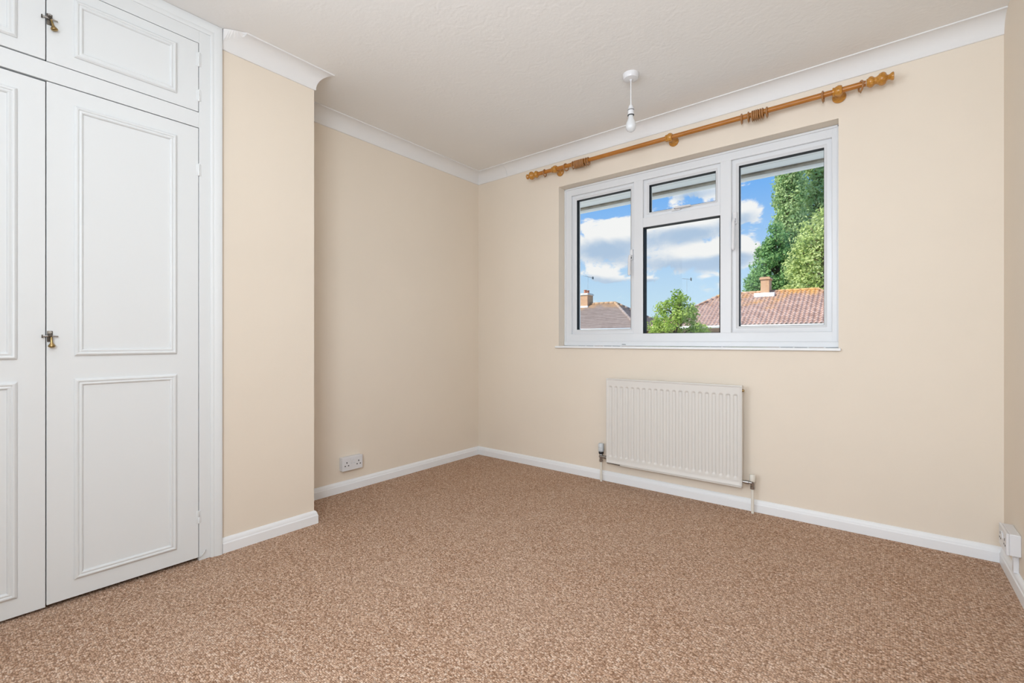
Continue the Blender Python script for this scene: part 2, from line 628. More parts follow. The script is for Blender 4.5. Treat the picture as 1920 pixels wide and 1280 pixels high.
cove('trim_1', (0, NY1), (0, 0), (1, 0), 0.0, -1.0, 'white concave coving along the recess wall')
cove('trim_2', (0, 0), (0.325, 0), (0, -1), -1.0, 0.0, 'short corner length of white coving on the window wall', CD + 0.001)
cove('trim_3', (0.3265, 0), (XR, 0), (0, -1), 0.0, 0.0, 'long white concave coving over the curtain pole', CD - 0.001)
PR4 = cove_profile(0.088, 0.075)


def scribe(o):
    return 0.080 * math.sin(PI / 2 * min(1.0, max(0.0, (o - 0.010) / 0.050)))


rows4 = [[(NX + o, NY0 + scribe(o), H + z) for (o, z) in PR4], [(NX + o, NY1 + o, H + z) for (o, z) in PR4]]
tag(MB().sweep(rows4).build('trim_4', M['coving'], smooth_angle=0.5), 'white coving on the pier with an open mitred end', kind='structure')
# filler piece that closes the coving against the wardrobe
cut = [(NX + o, NY0 + scribe(o) - 0.0004, H + z) for (o, z) in PR4[2:-1]]
edge = []
for i in range(len(cut)):
    f_ = i / (len(cut) - 1)
    edge.append((NX + 0.023 + (cut[-1][0] - NX - 0.023) * f_, NY0 + 0.001 + (cut[-1][1] - NY0 - 0.001) * f_ ** 1.25, H - 0.001))
fil = MB()
n_ = len(cut)
fil.add(cut + edge, [(i, i + 1, n_ + i + 1, n_ + i) for i in range(n_ - 1)], 0, False)
fil.add([cut[0], edge[0], (NX, NY0, H - 0.001), (NX, NY0, H - 0.088)], [(0, 1, 2, 3)], 0)
tag(fil.build('trim_5', M['coving']), 'scribed filler piece of coving against the wardrobe', kind='structure')

# ---- skirting
SH, ST = 0.068, 0.016
SK = [(0, 0), (ST, 0), (ST, 0.042), (ST - 0.0015, 0.0455), (ST - 0.003, 0.047), (ST - 0.004, 0.055),
      (ST - 0.007, 0.062), (ST - 0.011, 0.0665), (0, SH)]


def skirt(name, p0, p1, nrm, m0, m1, label):
    p0, p1, nrm = Vector(p0), Vector(p1), Vector(nrm)
    d = (p1 - p0).normalized()
    rows = []
    for base, mm in ((p0, -m0), (p1, m1)):
        rows.append([(*(base + nrm * o + d * (mm * o)), z) for (o, z) in SK])
    return tag(MB().sweep(rows).build(name, M['skirt'], smooth_angle=0.4), label, kind='structure')


skirt('baseboard_left', (0, NY1), (0, 0), (1, 0), -1.0, -1.0, 'white skirting board along the recess wall')
skirt('baseboard_window', (0, 0), (XR, 0), (0, -1), -1.0, -1.0, 'white skirting board under the radiator')
skirt('baseboard_right', (XR, 0), (XR, YB), (-1, 0), -1.0, 0.0, 'white skirting board on the right wall')
skirt('baseboard_pier', (NX, NY0), (NX, NY1), (1, 0), 0.0, 1.0, 'white skirting board across the pier')
skirt('baseboard_return', (NX, NY1), (0, NY1), (0, 1), 1.0, -1.0, 'white skirting board on the far side of the pier')

# ================================================================== WINDOW
win = tag(empty('window_1', ((WX0 + WX1) / 2, YF, WZ0)), 'white three light casement window with a small top vent', kind='structure')
FX0, FX1, FZ0, FZ1 = 0.815, 2.545, 0.938, 2.129
O1 = (0.880, 1.380, 1.026, 2.071)      # left casement opening
OV = (1.446, 1.946, 1.813, 2.070)      # top vent opening
OF = (1.4495, 1.940, 1.024, 1.747)     # fixed light
O3 = (2.007, 2.510, 1.0255, 2.070)     # right casement opening
YO = 0.150                             # outer face of the frame
fr = MB()
b_ = 0.0035
fr.box(FX0, O1[0], YF, YO, FZ0, FZ1, 0, b_)
fr.box(O3[1], FX1, YF, YO, FZ0, FZ1, 0, b_)
fr.box(FX0 + 0.004, FX1 - 0.004, YF + 0.0005, YO, 2.0705, FZ1, 0, b_)
fr.box(FX0 + 0.004, FX1 - 0.004, YF + 0.0005, YO, 0.968, 1.0245, 0, b_)
fr.build('window_frame', M['upvc'], win)
# slim cover beads around the frame and the deeper bottom piece
bd = MB()
bd.box(WX0, WX0 + 0.012, YF - 0.008, YF + 0.004, FZ0, FZ1 - 0.001, 0, 0.003)
bd.box(WX1 - 0.012, WX1, YF - 0.008, YF + 0.004, FZ0, FZ1 - 0.001, 0, 0.003)
bd.box(WX0 + 0.001, WX1 - 0.001, YF - 0.008, YF + 0.004, FZ1 - 0.013, FZ1, 0, 0.003)
bd.build('cover_bead', M['upvc'], win)
MB().box(WX0 + 0.001, WX1 - 0.001, YF - 0.012, YO, FZ0, 0.970, 0, 0.004).build('bottom_rail', M['upvc'], win)
MB().box(O1[1], OF[0] - 0.003, YF + 0.001, YO, 1.022, 2.073, 0, b_).build('mullion', M['upvc'], win)
MB().box(OF[1] + 0.003, O3[0], YF + 0.001, YO, 1.022, 2.073, 0, b_).build('mullion', M['upvc'], win)
MB().box(OF[0] - 0.004, OF[1] + 0.004, YF + 0.0015, YO, OF[3], OV[2], 0, b_).build('transom', M['upvc'], win)


def ring_frame(mb, x0, x1, z0, z1, wd, y0, y1, mi=0, bev=0.0):
    mb.box(x0, x0 + wd, y0, y1, z0, z1, mi, bev)
    mb.box(x1 - wd, x1, y0, y1, z0, z1, mi, bev)
    mb.box(x0 + wd * 0.98, x1 - wd * 0.98, y0, y1, z0, z0 + wd, mi, bev)
    mb.box(x0 + wd * 0.98, x1 - wd * 0.98, y0, y1, z1 - wd, z1, mi, bev)


def mitred_frame(x0, x1, z0, z1, wd, y0, y1):
    """sash rails with a sloping inner bead and mitred corners"""
    prof = [(-0.018, y0 + 0.004), (-0.0, y0), (wd * 0.62, y0), (wd * 0.70, y0 + 0.003), (wd, y0 + 0.009), (wd, y1), (-0.018, y1)]
    rows = []
    for (cx_, cz_, sx, sz) in ((x0, z0, 1, 1), (x1, z0, -1, 1), (x1, z1, -1, -1), (x0, z1, 1, -1), (x0, z0, 1, 1)):
        rows.append([(cx_ + sx * o, y, cz_ + sz * o) for (o, y) in prof])
    return MB().sweep(rows, caps=False)


YS = 0.103        # inner face of the sashes
def sash(op, wd, label):
    x0, x1, z0, z1 = op
    s = mitred_frame(x0, x1, z0, z1, wd, YS, 0.165).build('sash', M['upvc'], win, smooth_angle=0.35)
    s['label'] = label
    gx0, gx1, gz0, gz1 = x0 + wd, x1 - wd, z0 + wd, z1 - wd
    g = MB()
    ring_frame(g, gx0 - 0.004, gx1 + 0.004, gz0 - 0.004, gz1 + 0.004, 0.0055, YS + 0.0095, 0.150)
    g.build('gasket', M['gasket'], s)
    MB().box(gx0 - 0.002, gx1 + 0.002, 0.134, 0.138, gz0 - 0.002, gz1 + 0.002).build('pane', M['glass'], s)
    return s


s1 = sash(O1, 0.0325, 'left hand opening casement')
sv = sash(OV, 0.0350, 'small top hung vent')
s3 = sash(O3, 0.0365, 'right hand opening casement')
# fixed light
g = MB()
ring_frame(g, OF[0] - 0.003, OF[1] + 0.003, OF[2] - 0.002, OF[3] + 0.003, 0.0055, YF + 0.006, 0.140)
g.build('gasket', M['gasket'], win)
MB().box(OF[0], OF[1], 0.116, 0.120, OF[2], OF[3]).build('pane', M['glass'], win)


def casement_handle(x, z0, z1, parent, lean):
    """flat base on the sash, arm cranked into the room and hanging down"""
    mb = MB()
    mb.box(x - 0.011, x + 0.011, YS - 0.012, YS + 0.002, z1 - 0.075, z1, 0, 0.004)
    pts = [(x, YS - 0.010, z1 - 0.045), (x, YS - 0.034, z1 - 0.050), (x + lean * 0.3, YS - 0.042, z1 - 0.072),
           (x + lean * 0.7, YS - 0.044, z0 + 0.045), (x + lean, YS - 0.044, z0 + 0.012), (x + lean, YS - 0.043, z0)]
    mb.tube(pts, [0.008, 0.009, 0.0095, 0.010, 0.0105, 0.007], 10)
    mb.lathe([(-0.003, 0.0045), (0.0, 0.0045)], (x, YS - 0.0115, z1 - 0.060), 'y', 10, 1)
    h = mb.build('handle', [M['white_plastic'], M['black_plastic']], parent, smooth_angle=0.6)
    h['label'] = 'white lever handle'


casement_handle(1.360, 1.425, 1.610, s1, 0.0)
casement_handle(2.025, 1.520, 1.755, s3, -0.002)
# vent handle and stay peg along the bottom of the top vent
vh = MB()
vh.box(1.640, 1.700, YS - 0.012, YS + 0.002, 1.826, 1.845, 0, 0.004)
vh.tube([(1.670, YS - 0.008, 1.838), (1.672, YS - 0.030, 1.838), (1.700, YS - 0.034, 1.838), (1.770, YS - 0.034, 1.838)],
        [0.006, 0.0065, 0.007, 0.005], 8)
vh.lathe([(-0.004, 0.005), (0.0, 0.005)], (1.664, YS - 0.012, 1.839), 'y', 10, 1)
vh.build('handle', [M['white_plastic'], M['black_plastic']], sv, smooth_angle=0.6)
# window board
sl = MB()
sl.box(0.800, 2.556, -0.022, 0.0005, 0.921, 0.936, 0, 0.004)
sl.box(WX0 + 0.0005, WX1 - 0.0005, -0.010, YF + 0.02, 0.9215, 0.9365, 0, 0.002)
sl.build('window_sill', M['skirt'], win)
MB().box(1.300, 1.328, 0.0705, 0.0735, 0.9480, 0.9505).build('drain_slot', M['cavity'], win)

# ================================================================== FITTED WARDROBE
WXF = 0.360
wr = tag(empty('fitted_wardrobe', (0.18, -2.685, 0)), 'white fitted wardrobe with panelled doors and top cupboards', 'wardrobe')
R0, R1 = -2.2035, -3.1635        # opening between the stiles
st = MB()
st.box(0.335, WXF, -2.2035, -2.155, 0.0, H - 0.0005, 0, 0.0012)
st.build('stile', M['white'], wr)
MB().box(0.335, WXF, -3.212, -3.1635, 0.0, H - 0.0005, 0, 0.0012).build('stile', M['white'], wr)
MB().box(0.335, WXF, -3.1634, -2.2036, 1.9175, 1.9850, 0, 0.0012).build('rail', M['white'], wr)
MB().box(0.335, WXF, -3.1634, -2.2036, 2.2925, H - 0.0005, 0, 0.0012).build('rail', M['white'], wr)
# moulded surround with mitred corner
AP = [(0.0, -0.004), (0.0, 0.003), (0.004, 0.0065), (0.010, 0.0085), (0.014, 0.0075), (0.017, 0.0100), (0.030, 0.0130),
      (0.040, 0.0140), (0.045, 0.0120), (0.046, -0.004)]
k = (H - 2.346) / 0.046
rows = []
for which in range(4):
    row = []
    for (o, h_) in AP:
        x = WXF + h_
        row.append([(x, -2.160 + o, 0.0), (x, -2.160 + o, 2.346 + o * k), (x, -3.207 - o, 2.346 + o * k), (x, -3.207 - o, 0.0)][which])
    rows.append(row)
MB().sweep(rows).build('surround_moulding', M['white'], wr, smooth_angle=0.5)
ca = MB()
ca.box(0.002, 0.016, WY0 + 0.002, WY1 - 0.002, 0.001, H - 0.001)
ca.box(0.016, 0.335, WY0 + 0.002, WY0 + 0.018, 0.001, H - 0.001)
ca.box(0.016, 0.335, WY1 - 0.018, WY1 - 0.002, 0.001, H - 0.001)
ca.box(0.016, 0.332, WY0 + 0.018, WY1 - 0.018, 1.935, 1.953)
ca.build('carcass', M['carcass'], wr)

PM = [(0.0, -0.001), (0.0, 0.004), (0.003, 0.0075), (0.007, 0.0095), (0.011, 0.0085), (0.0135, 0.0055), (0.0165, 0.0065),
      (0.0195, 0.0075), (0.0225, 0.0060), (0.0245, 0.0030), (0.0255, -0.001)]


def moulding(y0, y1, z0, z1, parent):
    rows = []
    for (cy_, cz_, sy, sz) in ((y0, z0, 1, 1), (y1, z0, -1, 1), (y1, z1, -1, -1), (y0, z1, 1, -1), (y0, z0, 1, 1)):
        rows.append([(WXF + h_, cy_ + sy * o, cz_ + sz * o) for (o, h_) in PM])
    MB().sweep(rows, caps=False).build('panel_moulding', M['white'], parent, smooth_angle=0.45)


def hinge(z0, z1, y, parent):
    mb = MB()
    mb.lathe([(0.0, 0.003), (0.001, 0.0042), ((z1 - z0) * 0.48, 0.0042), ((z1 - z0) * 0.5, 0.0034), ((z1 - z0) * 0.52, 0.0042),
              (z1 - z0 - 0.001, 0.0042), (z1 - z0, 0.003)], (WXF + 0.0015, y, z0), 'z', 10)
    mb.box(WXF - 0.004, WXF + 0.0016, y - 0.010, y + 0.010, z0 + 0.002, z1 - 0.002, 0, 0.0008)
    mb.build('hinge', M['white'], parent, smooth_angle=0.6)


def drop_handle(y, z, parent, swing):
    """tarnished back plate, thumb bar across the meeting edge, brass bell drop"""
    mb = MB()
    x = WXF
    mb.box(x - 0.001, x + 0.004, y - 0.0075, y + 0.0075, z - 0.020, z + 0.020, 0, 0.0015)
    mb.lathe([(0, 0.0065), (0.010, 0.0060), (0.014, 0.0045)], (x + 0.003, y, z + 0.004), 'x', 12, 0)
    mb.lathe([(0, 0.0055), (0.004, 0.005)], (x + 0.003, y, z + 0.015), 'x', 10, 2)
    # bar
    mb.tube([(x + 0.008, y - 0.020, z + 0.001), (x + 0.009, y, z + 0.001), (x + 0.008, y + 0.021, z)], [0.0030, 0.0036, 0.0026], 8, 2)
    mb.box(x + 0.003, x + 0.011, y - 0.022, y - 0.0185, z - 0.005, z + 0.006, 0, 0.001)
    # bell drop
    d = Vector((0.0, swing, -1.0)).normalized()
    o = Vector((x + 0.013, y + 0.0025, z - 0.002))
    pr = [(0.0, 0.002), (0.004, 0.0032), (0.018, 0.0036), (0.024, 0.0052), (0.030, 0.0092), (0.033, 0.0105), (0.036, 0.0096), (0.039, 0.005)]
    pts = [o + d * t for (t, r) in pr]
    mb.tube(pts, [r for (t, r) in pr], 14, 1)
    hd = mb.build('handle', [M['dark_metal'], M['brass'], M['chrome']], parent, smooth_angle=0.7)
    hd['label'] = 'tarnished brass drop pull'


def door(y0, y1, z0, z1, panels, label):
    d = MB().box(0.338, WXF, y0, y1, z0, z1, 0, 0.0016).build('door', M['white'], wr)
    d['label'] = label
    for pz in panels:
        moulding(y0 + 0.0735, y1 - 0.081, pz[0], pz[1], d) if y1 > -2.3 else moulding(y0 + 0.081, y1 - 0.0705, pz[0], pz[1], d)
    return d


DR0, DR1 = -2.6830, -2.2058
DL0, DL1 = -3.1610, -2.6856
dlr = door(DR0, DR1, 0.0155, 1.9140, [(0.081, 0.8316), (0.918, 1.854)], 'tall right hand door with two moulded panels')
dll = door(DL0, DL1, 0.0100, 1.9105, [(0.076, 0.8300), (0.909, 1.855)], 'tall left hand door cut by the picture edge')
dur = door(DR0, DR1, 1.9880, 2.2900, [(2.035, 2.2505)], 'right hand top cupboard door')
dul = door(DL0, DL1, 1.9900, 2.2900, [(2.032, 2.2505)], 'left hand top cupboard door')
drop_handle(-2.6745, 0.990, dlr, 0.04)
drop_handle(-2.6755, 2.140, dur, 0.28)
for (a, b, p_) in ((2.187, 2.250, dur), (2.033, 2.085, dur), (1.703, 1.757, dlr), (0.166, 0.223, dlr)):
    hinge(a, b, -2.2048, p_)
for (a, b, p_) in ((2.187, 2.250, dul), (2.033, 2.085, dul), (1.703, 1.757, dll), (0.166, 0.223, dll)):
    hinge(a, b, -3.1622, p_)
# loose sliver of paint and filler curling at the foot of the stile
ls = MB()
ls.tube([(0.3615, -2.2030, 0.014), (0.366, -2.196, 0.022), (0.370, -2.188, 0.034), (0.371, -2.182, 0.048)],
        [0.0020, 0.0028, 0.0026, 0.0016], 6)
ls.build('loose_strip', M['white'], wr)

# ================================================================== RADIATOR
rad = tag(empty('radiator', (1.678, -0.06, 0.0)), 'cream fluted panel radiator below the window', 'radiator')
RX0, RX1, RZ0, RZ1 = 1.2535, 2.1020, 0.146, 0.7195
RYF, RYB = -0.080, -0.052
NF = 21
FX = (RX0 + 0.012, RX1 - 0.016)
pitch = (FX[1] - FX[0]) / NF
xs = [RX0, RX0 + 0.003, RX0 + 0.007]
for i in range(NF):
    c0 = FX[0] + pitch * (i + 0.5)
    for q in (-0.46, -0.36, -0.29, -0.23, -0.15, 0.0, 0.15, 0.23, 0.29, 0.36, 0.46):
        xs.append(c0 + q * pitch)
xs += [RX1 - 0.007, RX1 - 0.003, RX1]
zs = [RZ0, RZ0 + 0.004, RZ0 + 0.009, RZ0 + 0.030]
ZA, ZB = RZ0 + 0.042, RZ1 - 0.050
zs += [ZA + 0.000, ZA + 0.003, ZA + 0.006, ZA + 0.010, ZA + 0.015, ZA + 0.022, (ZA + ZB) / 2, ZB - 0.022, ZB - 0.015, ZB - 0.010,
       ZB - 0.006, ZB - 0.003, ZB, ZB + 0.010, RZ1 - 0.013, RZ1 - 0.008, RZ1 - 0.005, RZ1]


def sstep(a, b, x):
    t = min(1, max(0, (x - a) / (b - a)))
    return t * t * (3 - 2 * t)


def rad_y(x, z):
    y = RYF
    # rolled rim: stands a little proud of the pressed face
    ed = min(x - RX0, RX1 - x, z - RZ0, RZ1 - z)
    y += 0.0060 * sstep(0.004, 0.0085, ed)
    y += 0.006 * (1 - sstep(0.0, 0.004, ed))
    u = (x - FX[0]) / pitch
    i = math.floor(u)
    if 0 <= i < NF:
        q = abs(u - i - 0.5)
        w_ = 0.27
        dz_ = min(z - ZA, ZB - z)
        r_ = w_ * pitch
        # rounded ends
        if dz_ < r_:
            half = math.sqrt(max(0, r_ * r_ - (r_ - max(dz_, 0)) ** 2)) / pitch
        else:
            half = w_
        if dz_ >= 0 and half > 0.01:
            y += 0.0078 * (1 - sstep(half * 0.62, half * 1.15 + 1e-4, q)) * sstep(0.0, 0.010, dz_)
    return y


vs, fs = [], []
for z in zs:
    for x in xs:
        vs.append((x, rad_y(x, z), z))
nx_ = len(xs)
for j in range(len(zs) - 1):
    for i in range(nx_ - 1):
        fs.append((j * nx_ + i, j * nx_ + i + 1, (j + 1) * nx_ + i + 1, (j + 1) * nx_ + i))
rp = MB().add(vs, fs, 0, True)
# edge returns and back sheet
loop = [j for j in range(nx_)] + [j * nx_ + nx_ - 1 for j in range(1, len(zs))] + \
       [(len(zs) - 1) * nx_ + i for i in range(nx_ - 2, -1, -1)] + [j * nx_ for j in range(len(zs) - 2, 0, -1)]
lv = [vs[i] for i in loop]
n_ = len(lv)
rp.add(lv + [(p[0], RYB, p[2]) for p in lv], [(i, (i + 1) % n_, n_ + (i + 1) % n_, n_ + i) for i in range(n_)] + [tuple(n_ + i for i in range(n_))], 0)
rp.build('panel', M['radiator'], rad)
# bottom seam lip
MB().box(RX0 + 0.10, RX1 - 0.004, RYF + 0.006, RYF + 0.014, RZ0 - 0.007, RZ0 + 0.003, 0, 0.002).build('bottom_seam', M['radiator'], rad)
MB().box(RX0 + 0.002, RX0 + 0.102, RYF + 0.008, RYF + 0.020, RZ0 - 0.006, RZ0 + 0.002, 0, 0.002).build('bottom_seam', M['dark_metal'], rad)['label'] = 'dark strip at the gap below the left end'  # dark strip in place of the gap under the left end
for bx in (1.45, 1.90):
    MB().box(bx - 0.02, bx + 0.02, RYB - 0.001, -0.0005, 0.22, 0.66, 0, 0.002).build('bracket', M['radiator'], rad)
bv = MB()
bv.lathe([(0, 0.009), (0.006, 0.009), (0.0065, 0.006), (0.012, 0.006)], (RX1 - 0.002, -0.066, 0.691), 'x', 12, 0)
bv.build('bleed_valve', M['brass'], rad, smooth_angle=0.6)

for side, px_, py_, cap_top in ((-1, 1.198, -0.042, 0.265), (1, 2.150, -0.046, 0.219)):
    pp = MB()
    pp.lathe([(0.0, 0.0078), (0.150, 0.0078)], (px_, py_, 0.0), 'z', 16)
    pp.build('pipe', M['pipe'], rad, smooth_angle=0.6)
    va = MB()
    # nut, body, tail towards the radiator
    va.lathe([(0.136, 0.011), (0.138, 0.0128), (0.152, 0.0128), (0.154, 0.010), (0.160, 0.0112), (0.186, 0.0112), (0.190, 0.0095)], (px_, py_, 0.0), 'z', 12)
    xe = RX0 + 0.004 if side < 0 else RX1 - 0.004
    x0_, x1_ = (px_, xe) if side < 0 else (xe, px_)
    L = x1_ - x0_
    if side < 0:
        va.lathe([(0, 0.008), (L * 0.35, 0.008), (L * 0.36, 0.0115), (L * 0.75, 0.0115), (L * 0.76, 0.009), (L, 0.009)], (x0_, py_ - 0.018, 0.176), 'x', 12)
        va.lathe([(-0.018, 0.009), (0.0, 0.009)], (px_, py_, 0.176), 'y', 12)
    else:
        va.lathe([(0, 0.0085), (L * 0.30, 0.0085), (L * 0.31, 0.0118), (L * 0.70, 0.0118), (L * 0.71, 0.008), (L, 0.008)], (x0_, py_ - 0.014, 0.174), 'x', 12)
        va.lathe([(-0.014, 0.009), (0.0, 0.009)], (px_, py_, 0.174), 'y', 12)
    v_ = va.build('valve', M['chrome'], rad, smooth_angle=0.6)
    if side < 0:
        v_['label'] = 'thermostatic valve with grey cap'
        MB().lathe([(0.189, 0.012), (0.192, 0.0165), (0.207, 0.0175), (0.209, 0.0165)], (px_, py_, 0), 'z', 20).build('collar', M['black_plastic'], v_, smooth_angle=0.6)
        cpm = MB()
        cpm.lathe([(0.2085, 0.0185), (0.212, 0.0205), (0.228, 0.0205), (0.230, 0.0190), (0.234, 0.0190), (0.236, 0.0205), (0.258, 0.0195), (0.264, 0.0165), (0.2655, 0.010)], (px_, py_, 0), 'z', 24)
        cpm.build('valve_cap', M['grey_plastic'], v_, smooth_angle=0.6)
    else:
        v_['label'] = 'lockshield valve with white cap'
        cpm = MB()
        cpm.lathe([(0.180, 0.0135), (0.183, 0.0150), (0.196, 0.0160), (0.214, 0.0165), (0.219, 0.0140), (0.220, 0.008)], (px_, py_, 0), 'z', 24)
        cpm.build('valve_cap', M['pipe'], v_, smooth_angle=0.6)

# ================================================================== CURTAIN POLE
PY, PZ = -0.080, 2.2365
cp = tag(empty('curtain_pole', (1.67, -0.08, 2.2)), 'orange varnished wooden curtain pole with turned finials above the window', 'curtain pole')
MB().lathe([(0.0, 0.0140), (1.975, 0.0140)], (0.685, PY, PZ), 'x', 24).build('pole', M['pole'], cp, smooth_angle=0.8)


def finial(x, s):
    pr = [(0.000, 0.0150), (0.001, 0.0180), (0.004, 0.0185), (0.006, 0.0200), (0.010, 0.0242), (0.016, 0.0262), (0.022, 0.0250), (0.026, 0.0215),
          (0.0275, 0.0205), (0.029, 0.0190), (0.031, 0.0172), (0.036, 0.0165), (0.040, 0.0178), (0.042, 0.0200), (0.045, 0.0215),
          (0.050, 0.0270), (0.057, 0.0302), (0.063, 0.0305), (0.070, 0.0280), (0.075, 0.0230), (0.0765, 0.0175), (0.079, 0.0130), (0.084, 0.0108),
          (0.089, 0.0125), (0.094, 0.0170), (0.099, 0.0190), (0.103, 0.0185), (0.105, 0.0150)]
    pr = [(s * t, r) for (t, r) in pr]
    MB().lathe(pr, (x, PY, PZ), 'x', 28).build('finial', M['turned'], cp, smooth_angle=0.7)


finial(2.662, 1)
finial(0.690, -1)
for bx in (0.840, 1.690, 2.548):
    br = MB()
    br.lathe([(-0.0230, 0.0150), (-0.0225, 0.0205), (-0.016, 0.0215), (-0.014, 0.0195), (-0.010, 0.0225), (0.0, 0.0265), (0.010, 0.0255), (0.017, 0.0215),
              (0.0185, 0.0150)], (bx, PY, PZ), 'x', 28)
    b1 = br.build('bracket', M['turned'], cp, smooth_angle=0.7)
    po = MB()
    po.lathe([(0.012, 0.0150), (0.022, 0.0130), (0.045, 0.0120), (0.060, 0.0150), (0.064, 0.0200), (0.066, 0.0270), (0.070, 0.0300), (0.0765, 0.0305), (0.0795, 0.0290)],
             (bx, PY, PZ), 'y', 24)
    po.build('wall_plate', M['turned'], b1, smooth_angle=0.7)


def make_ring():
    e_ = empty('curtain_ring', (0, PY, PZ - 0.0072))
    n = 32
    t = MB()
    t.tube([(0, PY + 0.0242 * math.cos(2 * PI * i / n), PZ - 0.0072 + 0.0242 * math.sin(2 * PI * i / n)) for i in range(n)], 0.0042, 10, closed=True)
    t.v = [(x_ * 0.98, y_, z_) for (x_, y_, z_) in t.v]
    t.build('hoop', M['ring'], e_)
    y = MB()
    n = 10
    cz = PZ - 0.0072 - 0.0245 - 0.0065
    y.tube([(0, PY + 0.0038 * math.cos(2 * PI * i / n), cz + 0.0038 * math.sin(2 * PI * i / n)) for i in range(n)], 0.0009, 5, closed=True)
    y.build('eyelet', M['brass'], e_)
    return e_


def copy_tree(o, parent=None):
    c = o.copy()
    COL.objects.link(c)
    if parent is not None:
        c.parent = parent
        c.matrix_parent_inverse = o.matrix_parent_inverse.copy()
    for ch in o.children:
        copy_tree(ch, c)
    return c


LCL = '%s wooden ring from the left end of the left hand bunch'
RCL = '%s wooden ring from the left inside the packed right hand bunch'
RINGS = [(0.750, 4, 'wooden curtain ring hanging between left finial and first bracket'),
         (0.936, -10, 'wooden curtain ring hanging just right of the left bracket'),
         (0.996, 3, 'leftmost wooden ring of the left hand bunch, slightly apart')]
ORD = ('second', 'third', 'fourth', 'fifth', 'sixth', 'seventh', 'eighth', 'ninth', 'tenth')
RINGS += [(1.014 + 0.0090 * i, 0.8 * ((i * 7) % 3 - 1), LCL % ORD[i]) for i in range(9)]
RINGS += [(1.103, 2, 'second ring from the right end of the left hand bunch'), (1.119, 4, 'rightmost wooden ring of the left hand bunch'),
          (2.1015, 4, 'lone wooden ring left of the right hand bunch, farthest out'), (2.1370, 2, 'wooden ring touching the left side of the right hand bunch')]
RINGS += [(x, 0.6 * ((i * 5) % 3 - 1), RCL % (('first',) + ORD)[i]) for i, x in enumerate((2.1575, 2.1665, 2.1760, 2.1850, 2.1965, 2.2080))]
RINGS += [(2.2285, 1, 'wooden ring just right of the right hand bunch'), (2.4845, -3, 'wooden ring hanging left of the right bracket'),
          (2.6400, 16, 'tilted wooden ring hanging next to the right finial')]
proto = make_ring()
for i, (x, tilt, lab) in enumerate(RINGS):
    r = proto if i == 0 else copy_tree(proto)
    r.location.x = x
    r.rotation_euler = (0, 0, math.radians(tilt * 1.4))
    tag(r, lab, 'curtain ring', 'wooden curtain rings on the pole')

# ================================================================== PENDANT LAMP
LX, LY = 1.672, -0.606
pl = tag(empty('pendant_lamp', (LX, LY, H)), 'white ceiling pendant with a bare pearl bulb', 'ceiling lamp')
MB().lathe([(0.0, 0.0425), (-0.004, 0.0425), (-0.020, 0.0405), (-0.026, 0.0375), (-0.0285, 0.030), (-0.029, 0.008), (-0.033, 0.007), (-0.036, 0.004)], (LX, LY, H), 'z', 36).build('ceiling_rose', M['white_plastic'], pl, smooth_angle=0.5)
MB().lathe([(0.0, 0.0032), (-0.140, 0.0032)], (LX, LY, H - 0.034), 'z', 10).build('flex', M['white_plastic'], pl, smooth_angle=0.6)
lh = MB()
lh.lathe([(2.236, 0.005), (2.234, 0.0085), (2.226, 0.0120), (2.214, 0.0150), (2.2115, 0.0180), (2.209, 0.0182)], (LX, LY, 0), 'z', 24, 0)
lh.lathe([(2.209, 0.0165), (2.2062, 0.0165)], (LX, LY, 0), 'z', 24, 1)
lh.lathe([(2.2062, 0.0160), (2.188, 0.0160), (2.186, 0.0185), (2.182, 0.0188)], (LX, LY, 0), 'z', 24, 0)
lh.lathe([(2.182, 0.0172), (2.1785, 0.0165)], (LX, LY, 0), 'z', 24, 1)
lh.build('lampholder', [M['white_plastic'], M['black_plastic']], pl, smooth_angle=0.6)
MB().lathe([(2.180, 0.0125), (2.168, 0.0135), (2.158, 0.0165), (2.147, 0.0215), (2.135, 0.0258), (2.122, 0.0272), (2.110, 0.0252), (2.100, 0.0195), (2.094, 0.0110), (2.0925, 0.003)],
           (LX, LY, 0), 'z', 28).build('bulb', M['bulb'], pl, smooth_angle=0.9)

# ================================================================== SOCKETS
so = tag(empty('wall_socket', (0.0, -1.236, 0.182)), 'white surface mounted double socket low on the recess wall', 'socket')
yc, zc = -1.2375, 0.1815
MB().box(0.0, 0.030, yc - 0.0725, yc + 0.0725, zc - 0.0425, zc + 0.0425, 0, 0.003).build('back_box', M['white_plastic'], so)
fp = MB().box(0.0295, 0.0390, yc - 0.0735, yc + 0.0735, zc - 0.0435, zc + 0.0435, 0, 0.0032).build('faceplate', M['white_plastic'], so)
for dy_ in (-0.010, 0.010):
    MB().box(0.0380, 0.0425, yc + dy_ - 0.0065, yc + dy_ + 0.0065, zc + 0.004, zc + 0.028, 0, 0.0012).build('rocker_switch', M['white_plastic'], fp)
    MB().box(0.0385, 0.0400, yc + dy_ - 0.0065, yc + dy_ + 0.0065, zc - 0.0005, zc + 0.0035).build('switch_gap', M['grey_plastic'], fp)
for cy_ in (-0.043, 0.043):
    for (a, b, w2, h2) in ((0.0, 0.009, 0.0028, 0.0050), (-0.0118, -0.011, 0.0040, 0.0030), (0.0118, -0.011, 0.0040, 0.0030)):
        MB().box(0.0384, 0.0396, yc + cy_ + a - w2, yc + cy_ + a + w2, zc + b - h2, zc + b + h2).build('pin_hole', M['cavity'], fp)

